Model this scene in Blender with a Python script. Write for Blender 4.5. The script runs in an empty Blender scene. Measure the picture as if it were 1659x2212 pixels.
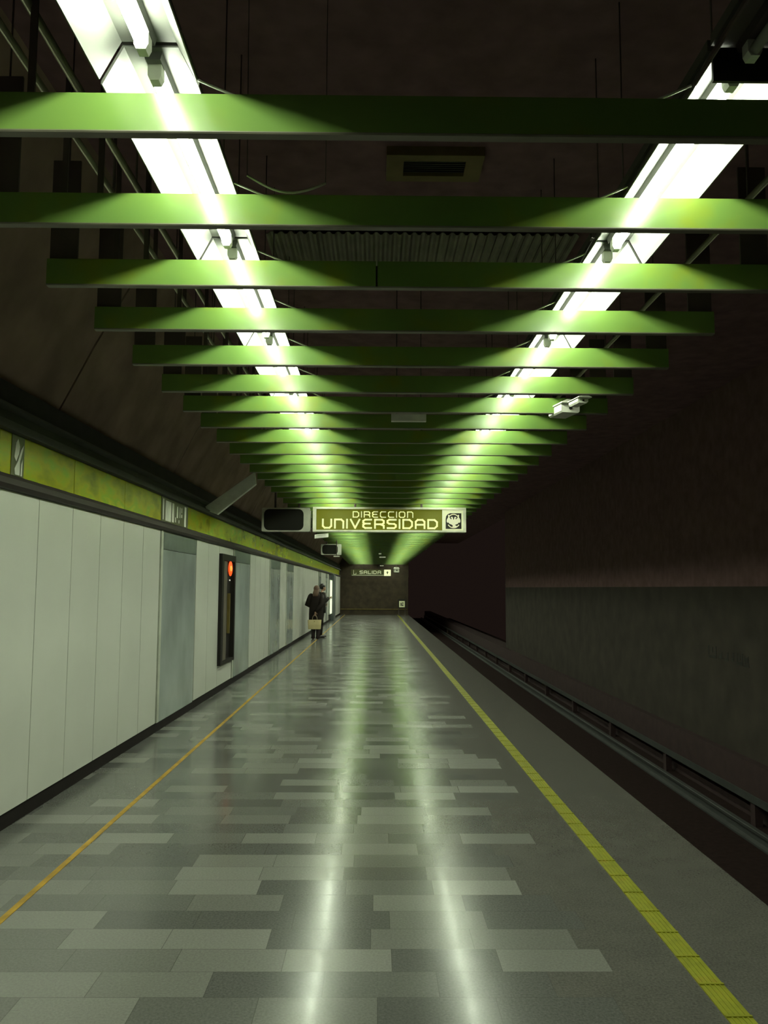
import bpy, bmesh, math, random
from mathutils import Vector, Matrix
random.seed(7)
S = bpy.context.scene
COL = S.collection
PI = math.pi

# ------------------------------------------------------------------ nodes / materials
class NT:
    def __init__(self, mat):
        self.t = mat.node_tree; self.n = self.t.nodes; self.l = self.t.links
    def new(self, typ, **kw):
        n = self.n.new(typ)
        for k, v in kw.items(): setattr(n, k, v)
        return n
    def put(self, sock, v):
        if isinstance(v, bpy.types.NodeSocket): self.l.new(v, sock)
        elif v is not None: sock.default_value = v
    def math(self, op, a, b=None, c=None):
        n = self.new('ShaderNodeMath', operation=op)
        self.put(n.inputs[0], a)
        if b is not None: self.put(n.inputs[1], b)
        if c is not None: self.put(n.inputs[2], c)
        return n.outputs[0]
    def mix(self, f, a, b):
        n = self.new('ShaderNodeMix', data_type='RGBA')
        self.put(n.inputs[0], f); self.put(n.inputs[6], a); self.put(n.inputs[7], b)
        return n.outputs[2]
    def noise(self, scale, vec=None, detail=3, rough=.5):
        n = self.new('ShaderNodeTexNoise'); n.inputs['Scale'].default_value = scale
        n.inputs['Detail'].default_value = detail; n.inputs['Roughness'].default_value = rough
        if vec is not None: self.l.new(vec, n.inputs['Vector'])
        return n.outputs['Fac']
    def ramp(self, f, stops, interp='LINEAR'):
        n = self.new('ShaderNodeValToRGB'); n.color_ramp.interpolation = interp
        e = n.color_ramp.elements
        while len(e) < len(stops): e.new(.5)
        for q, (p, c) in zip(e, stops): q.position = p; q.color = (*c, 1)
        self.put(n.inputs[0], f); return n.outputs[0]
    def pos(self):
        return self.new('ShaderNodeNewGeometry').outputs['Position']

def base_mat(name, rough=.5, metal=0, spec=.5):
    m = bpy.data.materials.new(name); m.use_nodes = True
    b = m.node_tree.nodes['Principled BSDF']
    b.inputs['Roughness'].default_value = rough; b.inputs['Metallic'].default_value = metal
    b.inputs['Specular IOR Level'].default_value = spec
    return m, NT(m), b

def mat(name, c, rough=.5, metal=0, spec=.5, var=.18, scale=6, bump=0, stretch=None):
    """plain material with procedural blotches"""
    m, t, b = base_mat(name, rough, metal, spec)
    v = t.pos()
    if stretch:
        mp = t.new('ShaderNodeMapping'); mp.inputs['Scale'].default_value = stretch
        t.l.new(v, mp.inputs['Vector']); v = mp.outputs[0]
    f = t.noise(scale, v, 4)
    lo = tuple(max(0, x*(1-var)) for x in c); hi = tuple(min(1, x*(1+var)) for x in c)
    col = t.ramp(f, [(.3, lo), (.7, hi)])
    t.l.new(col, b.inputs['Base Color'])
    if bump:
        bn = t.new('ShaderNodeBump'); bn.inputs['Strength'].default_value = bump; bn.inputs['Distance'].default_value = .01
        t.l.new(t.noise(scale*6, v, 4), bn.inputs['Height']); t.l.new(bn.outputs[0], b.inputs['Normal'])
    return m

def glow(name, c, strength, basec=None, rough=.4):
    m, t, b = base_mat(name, rough)
    b.inputs['Base Color'].default_value = (*(basec or c), 1)
    b.inputs['Emission Color'].default_value = (*c, 1)
    b.inputs['Emission Strength'].default_value = strength
    return m

LAMP = (.90, 1.0, .76)
M = {}
M['tube'] = glow('tube_glow', LAMP, 122.0, (.9, .9, .9))
M['tube_dead'] = mat('tube_dead', (.25, .25, .22), .3)
M['reflector'] = mat('reflector_enamel', (.0840, .0875, .0770), .5, var=.04)
M['reflector_back'] = mat('housing_back', (.05, .045, .04), .7)
M['socket'] = mat('socket_plastic', (.55, .56, .5), .5)
M['soot'] = mat('soot_black', (.034, .020, .020), .8, spec=.2)
M['dark_steel'] = mat('dark_steel', (.075, .055, .050), .6)
M['pipe'] = mat('conduit_steel', (.22, .22, .15), .4, .4)
M['wire'] = mat('pale_wire', (.5, .5, .42), .5)
M['enamel'] = mat('enamel_panel', (.5040, .5145, .4620), .30, var=.05, scale=1.2)
M['backing'] = mat('wall_backing', (.03, .028, .025), .8)
M['plinth'] = mat('plinth_black', (.012, .009, .008), .7, spec=.15)
M['rail_brown'] = mat('rail_brown', (.024, .018, .015), .5, spec=.25)
M['cornice'] = mat('cornice_grey', (.0700, .0735, .0630), .7, stretch=(3, .4, 3))
M['vault'] = mat('vault_concrete', (.34, .25, .20), .9, spec=.1, var=.25, scale=2.2)
M['ceil'] = mat('ceiling_soot', (.19, .115, .125), .95, spec=.05)
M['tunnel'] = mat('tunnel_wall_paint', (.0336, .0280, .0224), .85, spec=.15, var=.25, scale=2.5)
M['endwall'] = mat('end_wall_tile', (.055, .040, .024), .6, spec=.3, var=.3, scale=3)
M['upper_shade'] = mat('upper_wall_shade', (.13, .08, .078), .9, spec=.05)  # brown tone painted for the shaded wall above the lamp cut-off
M['edge_metal'] = mat('edge_metal', (.12, .115, .08), .45)
M['bed'] = mat('track_bed', (.020, .012, .011), .95, spec=.05, bump=.4, scale=14)
M['rail'] = mat('rail_steel', (.05, .053, .05), .5, .3)
M['ad'] = mat('ad_glass', (.2800, .3150, .3010), .18, var=.32, scale=1.1, stretch=(1, .9, .6))  # large blotches paint dark reflections into the glass colour
M['ad_top'] = mat('reflection_pillar_grey', (.1190, .1400, .1330), .3)  # tone of the painted reflection strip; the pillar shares it
M['ad_frame'] = mat('ad_frame', (.3850, .4060, .3360), .4)
M['black'] = mat('black_paint', (.014, .012, .010), .5, spec=.25)
M['brown_metal'] = mat('brown_metal', (.10, .085, .065), .5)
M['brass'] = mat('brass_edge', (.22, .17, .05), .4, .4)
M['red'] = glow('red_lamp', (1.0, .09, .01), 1.3, (.5, .03, .01))
M['red_core'] = glow('red_lamp_core', (1.0, .25, .04), 2.0, (.6, .08, .02))
M['white_dot'] = glow('indicator_dot', (.9, .9, .8), .5)
M['olive_sign'] = glow('olive_sign_face', (.16, .165, .006), .26, (.15, .155, .008), .3)
M['letter'] = glow('sign_letter', (.86, .90, .45), .62, (.6, .62, .35))
M['sign_white'] = glow('sign_white_face', (.80, .84, .50), .40, (.6, .62, .42))
M['sign_frame'] = mat('sign_frame_metal', (.85, .86, .68), .4)
M['sign_dark'] = mat('sign_dark', (.016, .014, .008), .4)
M['emblem'] = glow('emblem_white', (.80, .80, .52), .42, (.6, .6, .45))
M['screen'] = mat('dark_screen', (.012, .012, .010), .25)
M['monitor'] = mat('monitor_frame', (.42, .43, .35), .45)
M['white_plastic'] = mat('white_plastic', (.55, .56, .48), .45)
M['plate'] = mat('plate_grey', (.75, .76, .66), .5)
M['beam'] = mat('beam_grey', (.80, .83, .78), .6, var=.12)
M['light_box'] = glow('light_box_face', (.85, .95, .70), .75)
M['salida_letter'] = glow('salida_letter', (.55, .62, .34), .40, (.4, .4, .3))
M['salida_white'] = glow('salida_white', (.85, .88, .50), .72, (.6, .6, .4))
M['salida_face'] = mat('salida_face', (.06, .065, .015), .4)
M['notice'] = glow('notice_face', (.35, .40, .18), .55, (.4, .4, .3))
M['orange'] = mat('orange_line', (.3850, .2310, .0140), .5, var=.3, scale=9)
M['skin'] = mat('skin', (.32, .19, .13), .55, var=.05)
M['hair_light'] = mat('hair_light', (.13, .075, .05), .6)
M['hair_dark'] = mat('hair_dark', (.012, .010, .008), .5)
M['coat'] = mat('coat_black', (.017, .013, .011), .85, spec=.15)
M['jacket'] = mat('jacket_dark', (.019, .017, .014), .85, spec=.15)
M['trousers'] = mat('trousers_dark', (.022, .015, .014), .85, spec=.15)
M['shirt'] = mat('shirt_pale', (.50, .46, .40), .8)
M['boot'] = mat('boot_leather', (.022, .013, .014), .5)
M['bag'] = mat('bag_cream', (.52, .44, .23), .6, var=.1)
M['bag_strap'] = mat('bag_strap', (.30, .24, .16), .6)
M['cable_black'] = mat('cable_black', (.02, .02, .018), .6)
M['grille_frame'] = mat('grille_frame', (.16, .12, .045), .7)
M['ribbed'] = mat('ribbed_sheet', (.17, .155, .12), .6, var=.2)

def green_mat():
    m, t, b = base_mat('louvre_green', .25, 0, .5)
    p = t.pos()
    mp = t.new('ShaderNodeMapping'); mp.inputs['Scale'].default_value = (1.6, .3, 1.6); t.l.new(p, mp.inputs['Vector'])
    f = t.noise(2.2, mp.outputs[0], 3)
    t.l.new(t.ramp(f, [(.3, (.1155, .2100, .0490)), (.55, (.1295, .2205, .0455)), (.72, (.1645, .2205, .0245))]), b.inputs['Base Color'])
    t.l.new(t.math('MULTIPLY_ADD', t.noise(30, p, 2), .10, .17), b.inputs['Roughness'])
    return m
M['green'] = green_mat()

def band_mat():
    m, t, b = base_mat('olive_glass', .22, 0, .3)
    p = t.pos()
    mp = t.new('ShaderNodeMapping'); mp.inputs['Scale'].default_value = (1, 1.0, 2.2); t.l.new(p, mp.inputs['Vector'])
    f = t.noise(2.4, mp.outputs[0], 3)
    t.l.new(t.ramp(f, [(.28, (.1680, .1750, .0021)), (.5, (.3220, .3290, .0028)), (.62, (.2380, .3500, .0105)), (.75, (.4900, .4340, .0140))]), b.inputs['Base Color'])
    return m
M['band'] = band_mat()

def yellow_mat():
    m, t, b = base_mat('tactile_yellow', .45)
    p = t.pos(); f = t.noise(14, p, 4)
    col = t.ramp(f, [(.3, (.1750, .1820, .0084)), (.55, (.2310, .2380, .0112)), (.75, (.2520, .1960, .0140))])
    t.l.new(col, b.inputs['Base Color']); return m
M['yellow'] = yellow_mat()

TL, TW = .47, .222
def floor_mat():
    m, t, b = base_mat('granito_floor', .2, 0, .25)
    b.inputs['Coat Weight'].default_value = .09; b.inputs['Coat Roughness'].default_value = .06; b.inputs['Coat IOR'].default_value = 1.5
    p = t.pos()
    sp = t.new('ShaderNodeSeparateXYZ'); t.l.new(p, sp.inputs[0])
    x, y = sp.outputs[0], sp.outputs[1]
    yr = t.math('DIVIDE', t.math('ADD', y, .08), TW)
    row = t.math('FLOOR', yr)
    wn = t.new('ShaderNodeTexWhiteNoise', noise_dimensions='1D'); t.l.new(row, wn.inputs['W'])
    xo = t.math('ADD', t.math('DIVIDE', x, TL), wn.outputs['Value'])
    cell = t.math('FLOOR', xo)
    cv = t.new('ShaderNodeCombineXYZ'); t.l.new(cell, cv.inputs[0]); t.l.new(row, cv.inputs[1])
    w2 = t.new('ShaderNodeTexWhiteNoise', noise_dimensions='3D'); t.l.new(cv.outputs[0], w2.inputs['Vector'])
    tile = t.ramp(w2.outputs['Value'], [(0, (.0616, .0637, .0602)), (.28, (.0896, .0924, .0840)), (.5, (.1176, .1197, .1071)), (.68, (.1470, .1491, .1330)), (.86, (.1820, .1834, .1645))], 'CONSTANT')
    # plain border where tiles stop in a zigzag
    start = t.math('MULTIPLY', t.math('SUBTRACT', cell, wn.outputs['Value']), TL)
    border = t.math('GREATER_THAN', start, .70)
    bcol = t.ramp(t.noise(5, p, 5, .6), [(.3, (.0525, .0504, .0434)), (.7, (.0735, .0700, .0602))])
    col = t.mix(border, tile, bcol)
    spk = t.noise(90, p, 3, .7)
    col = t.mix(.22, col, t.ramp(spk, [(.3, (.07, .07, .065)), (.7, (.32, .32, .29))]))
    # joints
    fy = t.math('FRACT', yr); fx = t.math('FRACT', xo)
    ey = t.math('LESS_THAN', t.math('MULTIPLY', t.math('MINIMUM', fy, t.math('SUBTRACT', 1, fy)), TW), .0018)
    ex = t.math('LESS_THAN', t.math('MULTIPLY', t.math('MINIMUM', fx, t.math('SUBTRACT', 1, fx)), TL), .0018)
    j = t.math('MULTIPLY', t.math('MAXIMUM', ex, ey), t.math('SUBTRACT', 1, border))
    col = t.mix(t.math('MULTIPLY', j, .6), col, (.05, .05, .045, 1))
    t.l.new(col, b.inputs['Base Color'])
    # polish wear, each slab set very slightly out of level
    r = t.math('MULTIPLY_ADD', t.noise(1.7, p, 3), .09, .145)
    r = t.math('ADD', r, t.math('MULTIPLY', t.math('MULTIPLY', w2.outputs['Value'], .05), t.math('SUBTRACT', 1, border)))
    r = t.math('ADD', r, t.math('MULTIPLY', border, .045))
    t.l.new(r, b.inputs['Roughness'])
    t.l.new(t.math('MULTIPLY_ADD', t.math('SUBTRACT', t.noise(2.3, p, 4), .5), .10, t.math('MULTIPLY_ADD', border, .01, .095)), b.inputs['Coat Roughness'])
    flat = t.math('SUBTRACT', 1, border)
    vs = t.new('ShaderNodeVectorMath', operation='SUBTRACT'); t.l.new(w2.outputs['Color'], vs.inputs[0]); vs.inputs[1].default_value = (.5, .5, .5)
    sc = t.new('ShaderNodeVectorMath', operation='MULTIPLY'); t.l.new(vs.outputs[0], sc.inputs[0]); sc.inputs[1].default_value = (.002, .010, 0)
    s2 = t.new('ShaderNodeVectorMath', operation='SCALE'); t.l.new(sc.outputs[0], s2.inputs[0]); t.l.new(flat, s2.inputs['Scale'])
    ad = t.new('ShaderNodeVectorMath', operation='ADD'); t.l.new(s2.outputs[0], ad.inputs[0])
    ad.inputs[1].default_value = (0, 0, 1)
    no = t.new('ShaderNodeVectorMath', operation='NORMALIZE'); t.l.new(ad.outputs[0], no.inputs[0])
    bn = t.new('ShaderNodeBump'); bn.inputs['Strength'].default_value = .25; bn.inputs['Distance'].default_value = .002
    h = t.math('SUBTRACT', t.math('MULTIPLY', t.noise(25, p, 3), .3), j)
    t.l.new(h, bn.inputs['Height']); t.l.new(no.outputs[0], bn.inputs['Normal'])
    t.l.new(bn.outputs[0], b.inputs['Normal'])
    t.l.new(bn.outputs[0], b.inputs['Coat Normal'])
    return m
M['floor'] = floor_mat()

# ------------------------------------------------------------------ mesh builder
class MB:
    def __init__(self): self.v = []; self.f = []; self.sm = []
    def add(self, vs, fs, smooth=False):
        o = len(self.v); self.v += [tuple(p) for p in vs]
        for f in fs: self.f.append(tuple(i+o for i in f)); self.sm.append(smooth)
        return self
    def box(self, x0, x1, y0, y1, z0, z1):
        v = [(x, y, z) for x in (x0, x1) for y in (y0, y1) for z in (z0, z1)]
        return self.add(v, [(0,1,3,2),(4,6,7,5),(0,4,5,1),(2,3,7,6),(0,2,6,4),(1,5,7,3)])
    def prism(self, poly, a, b, axis):
        """poly of 2-D points swept along axis 'x' (poly=y,z), 'y' (poly=x,z), 'z' (poly=x,y)"""
        n = len(poly)
        def P(p, w): return {'x': (w, p[0], p[1]), 'y': (p[0], w, p[1]), 'z': (p[0], p[1], w)}[axis]
        v = [P(p, a) for p in poly] + [P(p, b) for p in poly]
        f = [tuple(range(n)), tuple(range(2*n-1, n-1, -1))]
        f += [(i, i+n, (i+1) % n+n, (i+1) % n) for i in range(n)]
        return self.add(v, f)
    def tube(self, pts, r, seg=8, caps=True, smooth=True):
        pts = [Vector(p) for p in pts]; n = len(pts)
        rr = r if isinstance(r, (list, tuple)) else [r]*n
        vs = []; up = None
        for i, p in enumerate(pts):
            d = (pts[min(i+1, n-1)] - pts[max(i-1, 0)]).normalized()
            if up is None:
                up = Vector((0, 0, 1)) if abs(d.z) < .9 else Vector((1, 0, 0))
            a = d.cross(up).normalized(); c = a.cross(d).normalized(); up = c
            for k in range(seg):
                t = 2*PI*k/seg
                vs.append(p + (a*math.cos(t) + c*math.sin(t))*rr[i])
        fs = []
        for i in range(n-1):
            for k in range(seg):
                fs.append((i*seg+k, i*seg+(k+1) % seg, (i+1)*seg+(k+1) % seg, (i+1)*seg+k))
        self.add(vs, fs, smooth)
        if caps:
            o = len(self.v)-len(vs)
            self.f.append(tuple(o+k for k in range(seg))); self.sm.append(False)
            self.f.append(tuple(o+(n-1)*seg+k for k in reversed(range(seg)))); self.sm.append(False)
        return self
    def loft(self, rings, seg=20, caps=True):
        """rings: (z, cx, cy, rx, ry)"""
        vs = []
        for z, cx, cy, rx, ry in rings:
            for k in range(seg):
                t = 2*PI*k/seg; vs.append((cx+rx*math.cos(t), cy+ry*math.sin(t), z))
        n = len(rings); fs = []
        for i in range(n-1):
            for k in range(seg):
                fs.append((i*seg+k, i*seg+(k+1) % seg, (i+1)*seg+(k+1) % seg, (i+1)*seg+k))
        self.add(vs, fs, True)
        if caps:
            o = len(self.v)-len(vs)
            self.f.append(tuple(o+k for k in reversed(range(seg)))); self.sm.append(False)
            self.f.append(tuple(o+(n-1)*seg+k for k in range(seg))); self.sm.append(False)
        return self
    def ball(self, c, r, seg=16, rings=10):
        r = r if isinstance(r, (list, tuple)) else (r, r, r)
        rs = []
        for i in range(rings+1):
            t = -PI/2 + PI*i/rings
            s = max(math.cos(t), .02)
            rs.append((c[2]+r[2]*math.sin(t), c[0], c[1], r[0]*s, r[1]*s))
        return self.loft(rs, seg)
    def stroke(self, pts, w, y0, y1):
        """flat lettering stroke in x-z plane between depths y0,y1"""
        for (ax, az), (bx, bz) in zip(pts, pts[1:]):
            d = Vector((bx-ax, bz-az)); L = d.length
            if L < 1e-6: continue
            d /= L; n = Vector((-d.y, d.x))*w/2; e = d*w*.42
            q = [(ax-e.x+n.x, az-e.y+n.y), (ax-e.x-n.x, az-e.y-n.y), (bx+e.x-n.x, bz+e.y-n.y), (bx+e.x+n.x, bz+e.y+n.y)]
            self.prism(q, y0, y1, 'y')
        return self
    def build(self, name, m, parent=None, loc=None):
        me = bpy.data.meshes.new(name); me.from_pydata(self.v, [], self.f); me.update()
        bm = bmesh.new(); bm.from_mesh(me); bmesh.ops.recalc_face_normals(bm, faces=bm.faces); bm.to_mesh(me); bm.free()
        for p, s in zip(me.polygons, self.sm): p.use_smooth = s
        me.materials.append(m if not isinstance(m, str) else M[m])
        o = bpy.data.objects.new(name, me); COL.objects.link(o)
        if parent: o.parent = parent
        if loc: o.location = loc
        return o

def tag(o, label=None, cat=None, group=None, kind=None):
    if label: o['label'] = label
    if cat: o['category'] = cat
    if group: o['group'] = group
    if kind: o['kind'] = kind
    return o
def thing(name, loc, label, cat, group=None, rz=0):
    o = bpy.data.objects.new(name, None); o.empty_display_size = .2; COL.objects.link(o)
    o.location = loc; o.rotation_euler = (0, 0, rz)
    return tag(o, label, cat, group)
def struct(o, kind='structure'):
    o['kind'] = kind; return o
def copy_tree(o):
    c = o.copy(); COL.objects.link(c)
    for ch in o.children:
        d = ch.copy(); COL.objects.link(d); d.parent = c
        for g in ch.children:
            e = g.copy(); COL.objects.link(e); e.parent = d
    return c
ORD = ['first','second','third','fourth','fifth','sixth','seventh','eighth','ninth','tenth','eleventh','twelfth','thirteenth',
       'fourteenth','fifteenth','sixteenth','seventeenth','eighteenth','nineteenth','twentieth']

# ------------------------------------------------------------------ camera
H = 1.62
CAM = bpy.data.cameras.new('camera'); cam = bpy.data.objects.new('camera', CAM); COL.objects.link(cam)
F = 1800.0
CAM.sensor_fit = 'HORIZONTAL'; CAM.sensor_width = 36; CAM.lens = F/1659*36; CAM.clip_start = .05; CAM.clip_end = 300
vp = (810.0, 1270.0); roll = .0055
v = Vector(((vp[0]-829.5)/F, -(vp[1]-1106)/F, -1)).normalized()     # direction of the platform axis seen from the camera
u = Vector((math.sin(roll), math.cos(roll), 0)); u = (u - v*u.dot(v)).normalized()
xx = v.cross(u)
R = Matrix((xx, v, u))                                               # camera -> world
cam.matrix_world = Matrix.Translation((0, 0, H)) @ R.to_4x4()
S.camera = cam
S.view_settings.view_transform = 'Standard'; S.view_settings.look = 'None'
S.view_settings.gamma = 1; S.view_settings.use_curve_mapping = False
S.view_settings.exposure = 0.0
W = bpy.data.worlds.new('world'); S.world = W; W.use_nodes = True
bg = W.node_tree.nodes['Background']; bg.inputs[0].default_value = (1.0, .62, .50, 1); bg.inputs[1].default_value = .0095

# ------------------------------------------------------------------ setting
Y0, Y1 = -4.0, 51.6
XT = 4.75
XE = 2.03                                   # platform edge
def XW(y): return -2.466 + (y-5.48)*.00815   # left wall plane
CEIL = 4.4
struct(MB().box(-2.9, XE, Y0, Y1, -.25, 0).build('floor', 'floor'))
struct(MB().box(XE-.35, XE-.04, Y0, Y1, -1.15, -.25).build('platform_wall', 'soot'))
struct(MB().box(XE-.3, 7.0, Y0, 78, -1.45, -1.15).build('track_bed', 'bed'))
struct(MB().box(-3.2, XT+.4, Y0, Y1+.1, CEIL, CEIL+.2).build('ceiling', 'ceil'))

def sweep_wall(prof, ya, yb, closed_off):
    """profile of (offset from wall plane, z) swept along the left wall"""
    mb = MB(); n = len(prof)
    poly = prof + [(closed_off, prof[-1][1]), (closed_off, prof[0][1])]
    n = len(poly)
    vs = [(XW(ya)+p[0], ya, p[1]) for p in poly] + [(XW(yb)+p[0], yb, p[1]) for p in poly]
    mb.add(vs, [tuple(range(n)), tuple(range(2*n-1, n-1, -1))] + [(i, i+n, (i+1) % n+n, (i+1) % n) for i in range(n)])
    return mb
def wallbox(mb, ya, yb, z0, z1, o0, o1):
    vs = [(XW(y)+o, y, z) for y in (ya, yb) for o in (o0, o1) for z in (z0, z1)]
    mb.add(vs, [(0,1,3,2),(4,6,7,5),(0,4,5,1),(2,3,7,6),(0,2,6,4),(1,5,7,3)]); return mb

wl = struct(sweep_wall([(-.03, 0), (-.03, 3.0)], Y0, Y1-.9, -.3).build('wall_left', 'backing'))
struct(sweep_wall([(-.012, 0), (-.012, .105)], Y0, Y1-.9, -.029).build('baseboard_left', 'plinth'))
# enamel panels (parts of the wall)
white = []
y = 9.45
while y > Y0+.7: white.append((y-.67, y)); y -= .67
white += [(11.32, 12.1), (12.1, 12.9), (15.95, 16.6), (16.6, 17.3), (17.3, 18.0), (18.0, 18.7), (20.7, 21.3), (21.3, 22.0)]
yy = 23.8
while yy < 33: white.append((yy, yy+.92)); yy += .92
white += [(34.6, 36.3), (36.3, 37.4), (38.6, 39.6), (44.6, 46.6), (46.6, 48.6), (48.6, 50.6)]
for a, b in sorted(white):
    p = wallbox(MB(), a+.006, b-.006, .112, 2.262, -.03, 0).build('wall_panel', 'enamel', wl)
# dark rail under the band, the band itself, cornice
rl = struct(sweep_wall([(-.02, 2.262), (.03, 2.268), (.05, 2.295), (.05, 2.335), (.03, 2.362), (-.02, 2.37)], Y0, Y1-.9, -.03).build('trim_1', 'rail_brown'))
bd = struct(sweep_wall([(-.02, 2.37), (-.02, 2.655)], Y0, Y1-.9, -.03).build('trim_2', 'backing'))
y = 9.45
cuts = [y-1.34*k for k in range(0, 10)][::-1] + [10.75+1.34*k for k in range(0, 31)]
for a, b in zip(cuts, cuts[1:]):
    if abs(a-9.45) < .01 or b > Y1-.8: continue
    wallbox(MB(), a+.004, b-.004, 2.372, 2.653, -.02, 0).build('band_panel', 'band', bd)
struct(sweep_wall([(-.02, 2.655), (.045, 2.66), (.045, 2.715), (-.01, 2.73), (-.03, 2.80), (.005, 2.825), (.005, 2.845), (-.05, 2.86),
                   (-.07, 2.92), (-.045, 2.935), (-.045, 2.96), (-.10, 2.975), (-.10, 3.0)], Y0, Y1-.9, -.3).build('trim_3', 'cornice'))
# vault above the wall, in cast bays with a dark joint between them
vt = None
bays = [(-4.0, .45), (.48, 3.5), (3.53, 6.60), (6.63, 10.3), (10.33, 16.4), (16.43, 24), (24.03, 34), (34.03, Y1-.9)]
vault = bpy.data.objects.new('wall_vault', None); COL.objects.link(vault); struct(vault)
for a, b in bays:
    mb = MB()
    pr = [(-.10, 3.0), (.18, 3.56), (.42, 4.0), (.66, CEIL), (.30, CEIL), (-.3, 3.0)]
    n = len(pr)
    vs = [(XW(a)+p[0], a, p[1]) for p in pr] + [(XW(b)+p[0], b, p[1]) for p in pr]
    mb.add(vs, [tuple(range(n)), tuple(range(2*n-1, n-1, -1))] + [(i, i+n, (i+1) % n+n, (i+1) % n) for i in range(n)])
    mb.build('vault_bay', 'vault', vault)

# far wall behind the exit sign
ew = struct(MB().box(-2.6, XE-.02, Y1-.9+.0, Y1+.1, 0, 2.28).build('wall_far', 'endwall'))
MB().box(-2.1, XE-.06, Y1-.94, Y1-.90, .32, .36).build('dado_rail', 'brass', ew)
struct(MB().box(-2.6, XE+.0, Y1-.9, Y1+.1, 2.28, CEIL).build('wall_far_header', 'endwall'))

# tunnel wall across the track

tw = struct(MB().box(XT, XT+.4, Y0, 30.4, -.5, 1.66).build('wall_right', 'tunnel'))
struct(MB().box(XT, XT+.4, Y0, 30.4, 1.66, CEIL).build('wall_right_upper', 'upper_shade'))  # shade above the lamp hoods' cut-off, painted in as its own tone
struct(MB().box(XT-.12, XT+.4, Y0, 78, -1.15, -.5).build('baseboard_right', 'soot'))

# ------------------------------------------------------------------ floor lines
yl = thing('safety_line', (-1.81, 0, 0), 'thin orange yellow line along the floor beside the panelled wall', 'floor line')
MB().box(-.018, .018, 2.0, 50.5, 0, .003).build('paint', 'orange', yl)
ts = thing('tactile_strip', (1.39, 0, 0), 'yellow ribbed warning strip along the platform edge', 'floor strip')
mb = MB().box(-.05, .05, 2.0, 50.5, 0, .006); mb.build('strip_base', 'yellow', ts)
mb = MB()
y = 2.0
while y < 50.4:
    mb.box(-.05, .05, y, y+.012, .006, .011); y += .26
for k in (-.032, -.012, .008, .028): mb.box(k, k+.006, 2.0, 50.4, .006, .0095)
mb.build('raised_rib', 'yellow', ts)

# ------------------------------------------------------------------ track
def rail(x, ztop, name, label, group, w=.07, h=.15):
    t = thing(name, (x, 0, -1.15), label, 'rail', group)
    z = ztop + 1.15
    prof = [(-.065, 0), (.065, 0), (.065, .02), (.012, .035), (.012, z-.045), (w/2, z-.035), (w/2, z-.005), (w/2-.008, z), (-w/2+.008, z), (-w/2, z-.005), (-w/2, z-.035), (-.012, z-.045), (-.012, .035), (-.065, .02)]
    MB().prism(prof, 0, 76, 'y').build('rail_profile', 'rail', t)
    return t
rail(4.2, -1.0, 'running_rail', 'grey steel running rail on the far side of the dark track', None)
g = thing('guide_bar', (4.5, 0, -1.15), 'grey steel guide bar beside the tunnel wall base', 'rail')
MB().prism([(-.05, .27), (.05, .27), (.05, .285), (-.035, .285), (-.035, .36), (-.05, .36)], 0, 76, 'y').build('angle_bar', 'rail', g)
ip = MB().box(-.03, .06, 0, .12, 0, .27).build('insulator_post', 'soot', g, (0, 1, 0))
for k in range(1, 26):
    c = ip.copy(); COL.objects.link(c); c.parent = g; c.location = (0, 1+3*k, 0)
rail(2.72, -1.0, 'running_rail', 'grey steel running rail close under the platform edge', None)

# ------------------------------------------------------------------ louvres
LD = [2.464, 3.126, 3.784, 4.453, 5.17, 5.895, 6.566, 7.238, 7.98, 8.70, 9.39, 10.11, 10.78, 11.51, 12.22, 12.98, 13.85]
while LD[-1] + .707 < Y1-1.2: LD.append(LD[-1]+.707)
ZL, HL, TH = 3.02, .125, .032
XL0, XL1 = -1.54, 1.86
LAMPX = (-.715, 1.147)
def make_louvre(joint=None):
    t = thing('ceiling_louvre', (0, 0, ZL), 'x', 'louvre')
    prof = [(0, .005), (TH, .005), (TH, HL), (0, HL)]
    MB().prism([(.0, .002), (.003, -.002), (TH+.004, -.002), (TH+.004, .005), (0, .005)], XL0, XL1, 'x').build('bottom_edge', 'edge_metal', t)
    if joint is None:
        MB().prism(prof, XL0, XL1, 'x').build('blade', 'green', t)
    else:
        MB().prism(prof, XL0, joint-.004, 'x').build('blade', 'green', t)
        MB().prism(prof, joint+.004, XL1, 'x').build('blade', 'green', t)
        MB().box(joint-.03, joint+.03, TH, TH+.004, .01, HL-.01).build('joint_plate', 'dark_steel', t)
    for x0 in (XL0, XL1-.13):
        MB().box(x0, x0+.13, TH, TH+.012, .0, .62).build('hanger_plate', 'dark_steel', t)
        xr = x0+.065
        MB().tube([(xr, TH+.03, .45), (xr, TH+.03, CEIL-ZL)], .004, 6).build('hanger_rod', 'dark_steel', t)
    for xr in (XL0+.30, XL0+.44):
        MB().box(xr, xr+.022, TH, TH+.01, .02, .62).build('drop_bar', 'dark_steel', t)
    # braces up to the light troughs
    MB().tube([(-.43, .013, HL-.004), (-.560, .013, HL+.052)], .0045, 6).build('brace', 'wire', t)
    MB().tube([(.86, .013, HL-.004), (.985, .013, HL+.052)], .0045, 6).build('brace', 'wire', t)
    return t
lv = make_louvre(); lv3 = make_louvre(0.0)
for i, d in enumerate(LD):
    if i == 0: o = lv
    elif i == 2: o = lv3
    else: o = copy_tree(lv)
    o.location = (0, d, ZL)
    o['group'] = 'green ceiling louvres across the platform'
    if i < 17:
        ex = {2: ', with butt joint'}.get(i, '')
        o['label'] = f'green painted ceiling louvre, {ORD[i]} in the row counted from the nearest{ex}'
    elif d < 15:
        o['label'] = 'green ceiling louvre directly behind the direction sign top'
    else:
        o['label'] = 'green ceiling louvre in the dense distant rows seen below the direction sign'

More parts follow.
